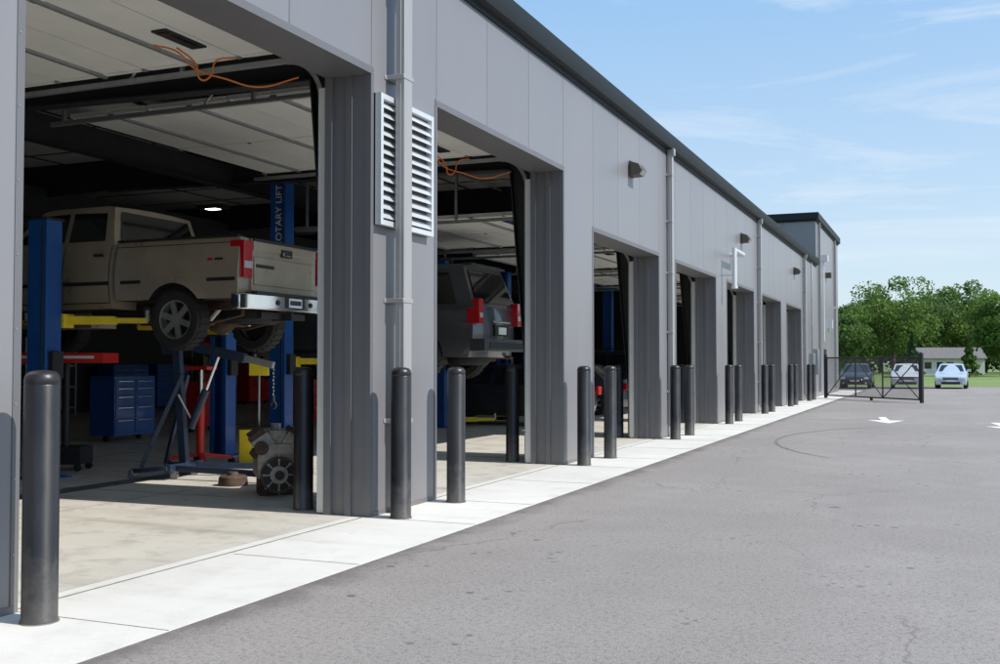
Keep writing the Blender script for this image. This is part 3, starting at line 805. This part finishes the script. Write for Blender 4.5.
# ------------------------------------------------------------------ two post lifts
def lift(X, ya, yb, h, carr, label=None, arm='yellow'):
    root = empty('two_post_lift', (0, 0, 0))
    m = MB()
    for y, sg in ((ya, 1), (yb, -1)):
        m.box((X - .16, y - sg * .14, .02), (X + .16, y - sg * .12, h), 'blue')
        m.box((X - .16, y - sg * .119, .02), (X - .14, y + sg * .12, h), 'blue'); m.box((X + .14, y - sg * .119, .02), (X + .16, y + sg * .12, h), 'blue')
        m.box((X - .139, y + sg * .1, .02), (X - .08, y + sg * .12, h), 'blue'); m.box((X + .08, y + sg * .1, .02), (X + .139, y + sg * .12, h), 'blue')
        m.box((X - .25, y - .25, .009), (X + .25, y + .25, .03), 'blue')
        m.box((X - .17, y - .15, h), (X + .17, y + .15, h + .03), 'steel_dark')
        m.box((X + .16, y - .09, 1.3), (X + .24, y + .09, 1.65), 'steel_dark')
        m.box((X - .13, y - sg * .08, carr - .15), (X + .13, y + sg * .18, carr + .45), 'steel_dark')
        m.box((X - .2, y + sg * .12, carr - .12), (X + .2, y + sg * .3, carr + .06), arm)
        m.cyl((X + .1, y - sg * .15, .3), (X + .1, y - sg * .15, h - .1), .012, 'black', n=8)
        for dx in (1.05, -1.1):
            p0_ = Vector((X + math.copysign(.12, dx), y + sg * .22, carr - .02)); p1_ = Vector((X + dx, y + sg * .72, carr - .02))
            mid = p0_.lerp(p1_, .62)
            m.beam(p0_, mid, .13, .11, arm); m.beam(mid, p1_, .10, .07, arm)
            m.cyl(p1_ + Vector((0, 0, .0)), p1_ + Vector((0, 0, .14)), .035, 'galv'); m.cyl(p1_ + Vector((0, 0, .14)), p1_ + Vector((0, 0, .18)), .07, 'rubber')
    m.build('columns_and_arms', root, bevel=.006)
    if label:
        cu = bpy.data.curves.new('label', 'FONT'); cu.body = label; cu.size = .185; cu.extrude = .002
        o = bpy.data.objects.new('label', cu); COL.objects.link(o); o.parent = root
        cu.materials.append(M['white'])
        o.matrix_world = Matrix.Translation((X + .085, ya - .146, h - 1.22)) @ Matrix(((0, -1, 0, 0), (0, 0, -1, 0), (1, 0, 0, 0), (0, 0, 0, 1)))
    return root
lift(-10.75, 10.28, 13.95, 3.35, 2.08)
lift(-10.75, 15.6, 20.4, 4.75, 1.55, 'ROTARY LIFT')
lift(-10.75, 22.0, 25.8, 3.9, .2); lift(-10.75, 27.7, 31.4, 3.9, .2); lift(-10.75, 35.3, 38.2, 4.5, .3); lift(-10.75, 40.6, 44, 3.9, .5)
lift(-10.75, 4.9, 8.2, 3.3, .4)

# ------------------------------------------------------------------ workshop items
m = MB(); ox, oy = -11.3, 11.2
RZ = Matrix.Translation((ox, oy, 0)) @ Matrix.Rotation(math.radians(23), 4, 'Z')
for a_, b_ in (((-.62, -.3, 1.50), (.62, .3, 1.53)), ((-.62, -.3, 1.53), (-.59, .3, 1.64)), ((.59, -.3, 1.53), (.62, .3, 1.64)), ((-.589, -.3, 1.53), (.589, -.27, 1.64)), ((-.589, .27, 1.53), (.589, .3, 1.64))):
    m.box(a_, b_, 'red', RZ)
m.box((-.5, -.305, 1.56), (.5, -.301, 1.60), 'white', RZ)
m.cyl(RZ @ Vector((0, 0, .3)), RZ @ Vector((0, 0, 1.5)), .045, 'steel_dark')
m.box((-.3, -.22, .10), (.3, .22, .34), 'steel_dark', RZ)
for a_ in (-.25, .25):
    for b_ in (-.2, .2): m.cyl(RZ @ Vector((a_, b_ - .02, .055)), RZ @ Vector((a_, b_ + .02, .055)), .05, 'black', n=12)
m.build('waste_oil_drain', bevel=.006)
m = MB(); jx, jy = -10.1, 12.6
m.cyl((jx, jy, .15), (jx, jy, 1.0), .06, 'red'); m.cyl((jx, jy, 1.0), (jx, jy, 1.4), .035, 'chrome'); m.box((jx - .2, jy - .12, 1.4), (jx + .2, jy + .12, 1.45), 'red')
for i in range(4):
    a = i * math.pi / 2 + .78; m.beam((jx, jy, .16), (jx + .45 * math.cos(a), jy + .45 * math.sin(a), .1), .07, .05, 'red')
    m.cyl((jx + .45 * math.cos(a), jy + .45 * math.sin(a) - .02, .05), (jx + .45 * math.cos(a), jy + .45 * math.sin(a) + .02, .05), .05, 'black', n=10)
m.build('transmission_jack')
def cabinet(y, x=-23.2, w=1.5, h=1.45, c='blue'):
    m = MB(); m.box((x - .3, y - w / 2, .12), (x + .3, y + w / 2, h), c)
    for j in range(2):
        z = .18
        for hh in (.28, .24, .2, .16, .14, .12):
            if z + hh > h: break
            y0 = y - w / 2 + .03 + j * (w / 2 - .02)
            m.box((x + .3, y0, z), (x + .315, y0 + w / 2 - .05, z + hh - .02), c); m.box((x + .315, y0 + .05, z + hh - .06), (x + .335, y0 + w / 2 - .1, z + hh - .04), 'chrome'); z += hh
    for a_ in (-1, 1): m.cyl((x, y + a_ * w * .4 - .02, .07), (x, y + a_ * w * .4 + .02, .07), .06, 'black', n=12)
    m.build('tool_cabinet', bevel=.006)
for y, c in ((19.5, 'red'), (25.3, 'blue'), (27.2, 'blue'), (32, 'red'), (38, 'blue')): cabinet(y, c=c)
cabinet(15.9, x=-14.6, w=1.1, h=1.25); cabinet(22.0, x=-14.3, w=.9, h=1.1, c='red'); cabinet(18.6, x=-14.9, w=.8, h=1.1, c='red')
for y in (12.8, 22.3, 29.8):
    m = MB(); x = -23.3
    for z in (.2, .8, 1.4, 2.0): m.box((x - .25, y - .9, z), (x + .25, y + .9, z + .03), 'galv')
    for a_ in (-1, 1):
        for c in (-1, 1): m.box((x + a_ * .24 - .02, y + c * .9 - .02, .01), (x + a_ * .24 + .02, y + c * .9 + .02, 2.2), 'galv')
    for z in (.23, .83, 1.43, 2.03):
        yy = y - .85
        while yy < y + .6:
            w = rnd.uniform(.2, .4); m.box((x - .15, yy, z), (x + .2, yy + w, z + rnd.uniform(.15, .4)), rnd.choice(['cardboard', 'white', 'black', 'red', 'blue'])); yy += w + .04
    m.build('storage_shelf')
# engine hoist
m = MB()
A = Vector((-9.15, 11.1, 0)); Bp = Vector((-7.7, 11.35, 0)); dr = (Bp - A).normalized(); sd = Vector((-dr.y, dr.x, 0))
cas = lambda p: (m.cyl(Vector((p.x, p.y, .06)) - sd * .025, Vector((p.x, p.y, .06)) + sd * .025, .052, 'galv', n=14), m.box((p.x - .035, p.y - .035, .075), (p.x + .035, p.y + .035, .13), 'galv'))
for s_ in (1, -1):
    p0_ = A + sd * s_ * .25 + Vector((0, 0, .15)); p1_ = A + dr * 1.55 + sd * s_ * .48 + Vector((0, 0, .12))
    m.beam(p0_, p1_, .075, .075, 'navy'); cas(p0_); cas(p1_)
m.beam(A - sd * .42 + Vector((0, 0, .16)), A + sd * .42 + Vector((0, 0, .16)), .085, .085, 'navy')
for s_ in (1, -1):
    q = A + sd * s_ * .42 - dr * .5
    m.beam(A + sd * s_ * .42 + Vector((0, 0, .16)), q + Vector((0, 0, .12)), .055, .055, 'navy'); cas(q)
    m.beam(A - dr * .45 + sd * s_ * .3 + Vector((0, 0, .15)), A + sd * s_ * .06 + Vector((0, 0, 1.35)), .045, .055, 'navy')
Tm = A + Vector((0, 0, 1.70)) - dr * .12
m.beam(A + Vector((0, 0, .15)), Tm, .10, .10, 'navy', up=tuple(dr))
bs = Tm - dr * .22 + Vector((0, 0, .12)); be = A + dr * .85 + Vector((0, 0, 1.56)); be2 = A + dr * 1.25 + Vector((0, 0, 1.47))
m.beam(bs, be, .10, .12, 'navy'); m.beam(be, be2, .07, .085, 'galv')
for s_ in (1, -1): m.beam(Tm - dr * .2 + sd * s_ * .065 + Vector((0, 0, .0)), Tm + dr * .15 + sd * s_ * .065 + Vector((0, 0, .1)), .012, .2, 'navy')
m.cyl(A + dr * .08 + Vector((0, 0, .65)), A + dr * .30 + Vector((0, 0, 1.15)), .05, 'navy'); m.cyl(A + dr * .30 + Vector((0, 0, 1.15)), A + dr * .48 + Vector((0, 0, 1.6)), .022, 'chrome')
m.cyl(A + dr * .1 + Vector((0, 0, .75)), A + dr * .1 + sd * -.35 + Vector((0, 0, 1.1)), .014, 'galv', n=8)
for i in range(8): m.lathe(be2 - Vector((0, 0, .06 + i * .045)), (1, 0, 0) if i % 2 else (0, 1, 0), [(.010, -.004), (.018, 0), (.010, .004)], 'galv', 8)
hk = be2 - Vector((0, 0, .47)); m.cyl(hk, hk + Vector((0, 0, .08)), .02, 'steel_dark'); m.lathe(hk - Vector((0, 0, .04)), (0, 1, 0), [(.03, -.012), (.05, -.012), (.05, .012), (.03, .012), (.03, -.012)], 'steel_dark', 14)
m.build('engine_hoist', bevel=.004)
# engine on floor
X = Matrix.Translation((-7.0, 10.05, .012)) @ Matrix.Rotation(math.radians(-50), 4, 'Z') @ Matrix.Scale(1.18, 4)
m = MB()
m.box((-.32, -.19, .18), (.30, .19, .50), 'cast', X); m.box((-.28, -.16, .0), (.1, .16, .18), 'under', X)
for s_ in (1, -1):
    Y = X @ Matrix.Translation((0, s_ * .13, .50)) @ Matrix.Rotation(-s_ * .6, 4, 'X')
    m.box((-.28, -.09, -.12), (.27, .09, .08), 'cast', Y); m.box((-.26, -.075, .08), (.25, .075, .13), 'under', Y)
    for i in range(4): m.cyl(Y @ Vector((-.21 + i * .14, s_ * .09, -.03)), Y @ Vector((-.21 + i * .14, s_ * .15, -.06)), .025, 'under', n=10)
m.box((-.2, -.08, .5), (.2, .08, .62), 'cast', X); m.cyl(X @ Vector((0, 0, .62)), X @ Vector((0, 0, .68)), .06, 'cast')
m.cyl(X @ Vector((.30, 0, .22)), X @ Vector((.36, 0, .22)), .19, 'black', n=28); m.cyl(X @ Vector((.36, 0, .22)), X @ Vector((.39, 0, .22)), .10, 'cast', n=28)
m.lathe(X @ Vector((.36, 0, .22)), X.to_3x3() @ Vector((1, 0, 0)), [(.2, 0), (.205, .02), (.19, .03), (.17, .02)], 'under', 32)
m.cyl(X @ Vector((.39, 0, .22)), X @ Vector((.43, 0, .22)), .05, 'black', n=16)
for i in range(8):
    a = i * math.pi / 4; m.cyl(X @ Vector((.358, .14 * math.cos(a), .22 + .14 * math.sin(a))), X @ Vector((.38, .14 * math.cos(a), .22 + .14 * math.sin(a))), .018, 'galv', n=8)
    m.beam(X @ Vector((.372, .05 * math.cos(a), .22 + .05 * math.sin(a))), X @ Vector((.372, .18 * math.cos(a), .22 + .18 * math.sin(a))), .02, .02, 'cast')
m.cyl(X @ Vector((.3, .17, .5)), X @ Vector((.38, .17, .5)), .06, 'galv'); m.cyl(X @ Vector((.3, -.16, .47)), X @ Vector((.37, -.16, .47)), .075, 'under')
m.cyl(X @ Vector((-.32, 0, .25)), X @ Vector((-.45, 0, .25)), .17, 'cast', r1=.11, n=24); m.cyl(X @ Vector((-.45, 0, .25)), X @ Vector((-.8, 0, .2)), .10, 'cast', r1=.07, n=20)
m.build('engine', bevel=.006)
# brake drum lying on the floor
m = MB(); m.lathe((-8.0, 10.6, .01), (0, 0, 1), [(.0, .16), (.06, .16), (.07, .12), (.15, .12), (.17, .10), (.18, .0), (.165, 0)], 'under', 28)
m.build('brake_drum')
# yellow shop crate + drain pan
m = MB(); RQ = Matrix.Translation((-9.5, 13.2, .01)) @ Matrix.Rotation(.4, 4, 'Z')
m.box((-.25, -.18, 0), (.25, .18, .5), 'yellow', RQ); m.box((-.26, -.19, .5), (.26, .19, .54), 'black', RQ); m.cyl(RQ @ Vector((0, 0, .54)), RQ @ Vector((0, 0, 1.3)), .02, 'galv', n=8); m.box((-.15, -.02, 1.3), (.15, .02, 1.5), 'yellow', RQ)
m.build('oil_pump_cart', bevel=.01)
m = MB()
m.lathe((-6.05, 9.66, .01), (0, 0, 1), [(.0, 0), (.08, 0), (.085, .02), (.085, .55), (.085, .56)], 'white', 20)
m.lathe((-6.05, 9.66, .01), (0, 0, 1), [(.085, .56), (.085, .95), (.07, 1.02), (.03, 1.06), (.02, 1.12), (0, 1.12)], 'red', 20)
m.build('gas_cylinder')
m = MB(); m.box((-9.62, 3, .006), (-9.3, 14, .013), 'steel_dark')
y = 3.0
while y < 14: m.box((-9.6, y, .0125), (-9.32, y + .02, .017), 'galv'); y += .06
m.build('trench_drain', smooth=False)
for (x, y, c) in ((-12.5, 15.9, 'led'), (-15, 30, 'white')):
    m = MB(); m.box((x - .3, y - .12, 4.37), (x + .3, y + .12, 4.44), 'steel_dark'); m.box((x - .12, y - .08, 4.362), (x + .12, y + .08, 4.369), c)
    for a_ in (-1, 1): m.cyl((x + a_ * .25, y, 4.44), (x + a_ * .25, y, 5.33), .004, 'galv', n=6)
    m.build('high_bay_light')
def cord(pts, name='extension_cord', r=.009, mt='orange'):
    cu = bpy.data.curves.new(name, 'CURVE'); cu.dimensions = '3D'; cu.bevel_depth = r; cu.bevel_resolution = 2
    sp = cu.splines.new('BEZIER'); sp.bezier_points.add(len(pts) - 1)
    for bp, p in zip(sp.bezier_points, pts): bp.co = p; bp.handle_left_type = bp.handle_right_type = 'AUTO'
    o = bpy.data.objects.new(name, cu); COL.objects.link(o); cu.materials.append(M[mt]); return o
for dy in (0, PER):
    cord([(-7.1, 8.1 + dy, 4.62), (-6.9, 8.2 + dy, 4.56), (-6.8, 8.35 + dy, 4.42), (-6.55, 8.5 + dy, 4.33), (-6.3, 8.7 + dy, 4.27), (-5.95, 8.9 + dy, 4.38)])
    cord([(-6.9, 8.2 + dy, 4.6), (-6.75, 8.3 + dy, 4.45), (-6.72, 8.35 + dy, 4.3), (-6.66, 8.4 + dy, 4.33), (-6.62, 8.45 + dy, 4.5), (-6.5, 8.6 + dy, 4.56)])

# ------------------------------------------------------------------ trees
def foliage(name, trees, leaf, nleaf, seed, lm, conifer=False):
    R_ = np.random.default_rng(seed); V = []; C = []
    mb = MB()
    for (tx, ty, h, r) in trees:
        if conifer:
            n = nleaf; t = R_.random(n) ** .7
            z = h * (.06 + .94 * (1 - t)); rr = r * t * (.75 + .25 * np.sin(z * 9 / h * 3.14)) * (.55 + .5 * R_.random(n)); a = R_.random(n) * 6.283
            P_ = np.stack([tx + rr * np.cos(a), ty + rr * np.sin(a), z], 1); sh = R_.random(n) * .7 * (.3 + .7 * rr / r)
            mb.cyl((tx, ty, -.02), (tx, ty, h * .9), .02 * h, 'bark', r1=.02, n=8)
        else:
            m_ = 32; cz = h * .53; rz_ = h * .47
            u = R_.normal(size=(m_, 3)); u /= np.linalg.norm(u, axis=1)[:, None]
            k = .30 + .50 * R_.random(m_) ** .6
            cc = np.stack([tx + u[:, 0] * k * r, ty + u[:, 1] * k * r, cz + u[:, 2] * k * rz_], 1)
            cr_ = (.20 + .2 * R_.random(m_)) * r
            tone = R_.random(m_)
            idx = R_.integers(0, m_, nleaf)
            d = R_.normal(size=(nleaf, 3)); d /= np.linalg.norm(d, axis=1)[:, None]
            rad = cr_[idx] * (.45 + .65 * R_.random(nleaf) ** .5)
            P_ = cc[idx] + d * rad[:, None] * np.array([1, 1, .8])
            P_[:, 2] = np.maximum(P_[:, 2], .3 + .5 * R_.random(nleaf))
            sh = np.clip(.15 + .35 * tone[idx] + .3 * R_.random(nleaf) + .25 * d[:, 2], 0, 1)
            mb.cyl((tx, ty, -.02), (tx, ty, h * .45), .022 * h, 'bark', r1=.012 * h, n=9)
            for j in range(8):
                mb.cyl((tx, ty, h * (.25 + .025 * j)), tuple(cc[j]), .009 * h, 'bark', r1=.003 * h, n=6)
        n = len(P_)
        a = R_.normal(size=(n, 3)); a /= np.linalg.norm(a, axis=1)[:, None]
        b_ = np.cross(a, R_.normal(size=(n, 3))); b_ /= np.linalg.norm(b_, axis=1)[:, None]
        s_ = (leaf * (.6 + .8 * R_.random(n)))[:, None]
        q = np.stack([P_ - a * s_ * .5, P_ + b_ * s_ * .32, P_ + a * s_ * .5, P_ - b_ * s_ * .32], 1)
        V.append(q.reshape(-1, 3)); C.append(np.repeat(sh, 4))
    V = np.concatenate(V); C = np.concatenate(C); nb = len(mb.v); nf = len(V) // 4
    verts = mb.v + V.tolist(); faces = mb.f + (np.arange(nf * 4).reshape(-1, 4) + nb).tolist()
    me = bpy.data.meshes.new(name); me.from_pydata(verts, [], faces)
    me.materials.append(M['bark']); me.materials.append(M[lm])
    me.polygons.foreach_set('material_index', [0] * len(mb.f) + [1] * nf)
    at = me.color_attributes.new('Col', 'FLOAT_COLOR', 'POINT')
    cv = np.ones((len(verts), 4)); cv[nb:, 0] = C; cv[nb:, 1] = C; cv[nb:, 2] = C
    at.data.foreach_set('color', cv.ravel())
    o = bpy.data.objects.new(name, me); COL.objects.link(o); return o
near = [(-10.5, 158.5, 11.8, 4.8), (-6.0, 149.2, 13.9, 6.0), (-2.0, 163, 12.0, 4.8), (3.6, 168, 14.8, 6.0), (7.0, 131, 11.4, 4.8), (-8.8, 101, 6.6, 2.8), (-11.5, 145, 10.5, 4.2), (10.5, 150, 12, 5.0)]
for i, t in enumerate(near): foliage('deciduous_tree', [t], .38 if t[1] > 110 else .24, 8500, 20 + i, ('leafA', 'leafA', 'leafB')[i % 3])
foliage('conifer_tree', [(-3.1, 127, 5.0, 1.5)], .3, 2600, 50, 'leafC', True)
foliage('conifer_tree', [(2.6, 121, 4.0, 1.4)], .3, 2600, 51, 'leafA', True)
tl = []
x = -70
while x < 130:
    tl.append((x, 184 + rnd.uniform(-6, 10), rnd.uniform(11, 14.5), rnd.uniform(4.2, 6))); x += rnd.uniform(3, 5)
foliage('distant_treeline', tl, .7, 1900, 99, 'leafC')
us = [(xx, 172 + rnd.uniform(-4, 6), rnd.uniform(3.5, 6.5), rnd.uniform(3, 4)) for xx in range(-60, 120, 3)]
foliage('hedge_row', us, .6, 800, 98, 'leafB')

hs = empty('white_house', (0.3, 143, 0), math.radians(12), sc=.8)
m = MB()
m.box((-5, -3.5, 0), (5, 3.5, 2.5), 'siding')
for x in (-3.2, 0, 3.2): m.box((x - .5, -3.53, 1), (x + .5, -3.501, 2.0), 'glass')
m.box((-1.9, -3.54, 0), (-1.1, -3.502, 2.0), 'trim')
m.build('walls', hs)
m = MB(); m.prism([(-3.9, 2.45), (0, 4.1), (3.9, 2.45), (3.9, 2.6), (0, 4.3), (-3.9, 2.6)], -5.3, 5.3, 'roofsh', 'yz')
m.prism([(-3.5, 2.5), (0, 4.05), (3.5, 2.5)], -4.99, 4.99, 'siding', 'yz')
m.build('roof', hs, smooth=False)

# ------------------------------------------------------------------ sky and sun
EL = math.radians(46); AZ = math.radians(88.5)
w = bpy.data.worlds.new('World'); scn.world = w; w.use_nodes = True
N = w.node_tree.nodes; L = w.node_tree.links; bg = N['Background']
sky = N.new('ShaderNodeTexSky'); sky.sky_type = 'NISHITA'; sky.sun_disc = False
sky.sun_elevation = EL; sky.sun_rotation = AZ; sky.air_density = 1.0; sky.dust_density = .8; sky.ozone_density = 1.5
tc = N.new('ShaderNodeTexCoord').outputs['Generated']
sx = N.new('ShaderNodeSeparateXYZ'); L.new(tc, sx.inputs[0])
veil = mixc(N, L, rng(N, L, sx.outputs[2], .0, .36), (5.1, 6.0, 6.6), (2.35, 4.35, 6.9))
col0 = mixc(N, L, .68, sky.outputs[0], veil)
mp = N.new('ShaderNodeMapping'); mp.inputs['Scale'].default_value = (1.2, 2.0, 9); mp.inputs['Rotation'].default_value = (0.1, .28, .4); L.new(tc, mp.inputs['Vector'])
nz = noise(N, L, mp.outputs[0], 1.6, 9, .66, .9)
ms = rng(N, L, nz, .49, .76, 0, .6)
hz = rng(N, L, sx.outputs[2], .02, .14, .15, 1)
col = mixc(N, L, mathn(N, L, 'MULTIPLY', ms, hz), col0, (6.6, 6.8, 7.0))
L.new(col, bg.inputs['Color']); bg.inputs['Strength'].default_value = .15
sun = bpy.data.lights.new('sun', 'SUN'); sun.energy = 5.0; sun.angle = math.radians(.5); sun.color = (1, .955, .89)
so = bpy.data.objects.new('sun', sun); COL.objects.link(so)
sd_ = Vector((math.cos(EL) * math.sin(AZ), math.cos(EL) * math.cos(AZ), math.sin(EL)))
so.rotation_euler = (-sd_).to_track_quat('-Z', 'Y').to_euler(); so.location = (20, 0, 30)

# ------------------------------------------------------------------ camera
cam = bpy.data.cameras.new('camera'); co = bpy.data.objects.new('camera', cam); COL.objects.link(co)
cam.sensor_width = 36; cam.lens = 37.8; cam.clip_end = 4000; cam.clip_start = .1
co.location = (0, 0, 1.5); co.rotation_euler = (math.radians(90 + 1.69), 0, math.radians(22.83))
scn.camera = co
scn.view_settings.view_transform = 'Standard'; scn.view_settings.look = 'None'; scn.view_settings.exposure = 0
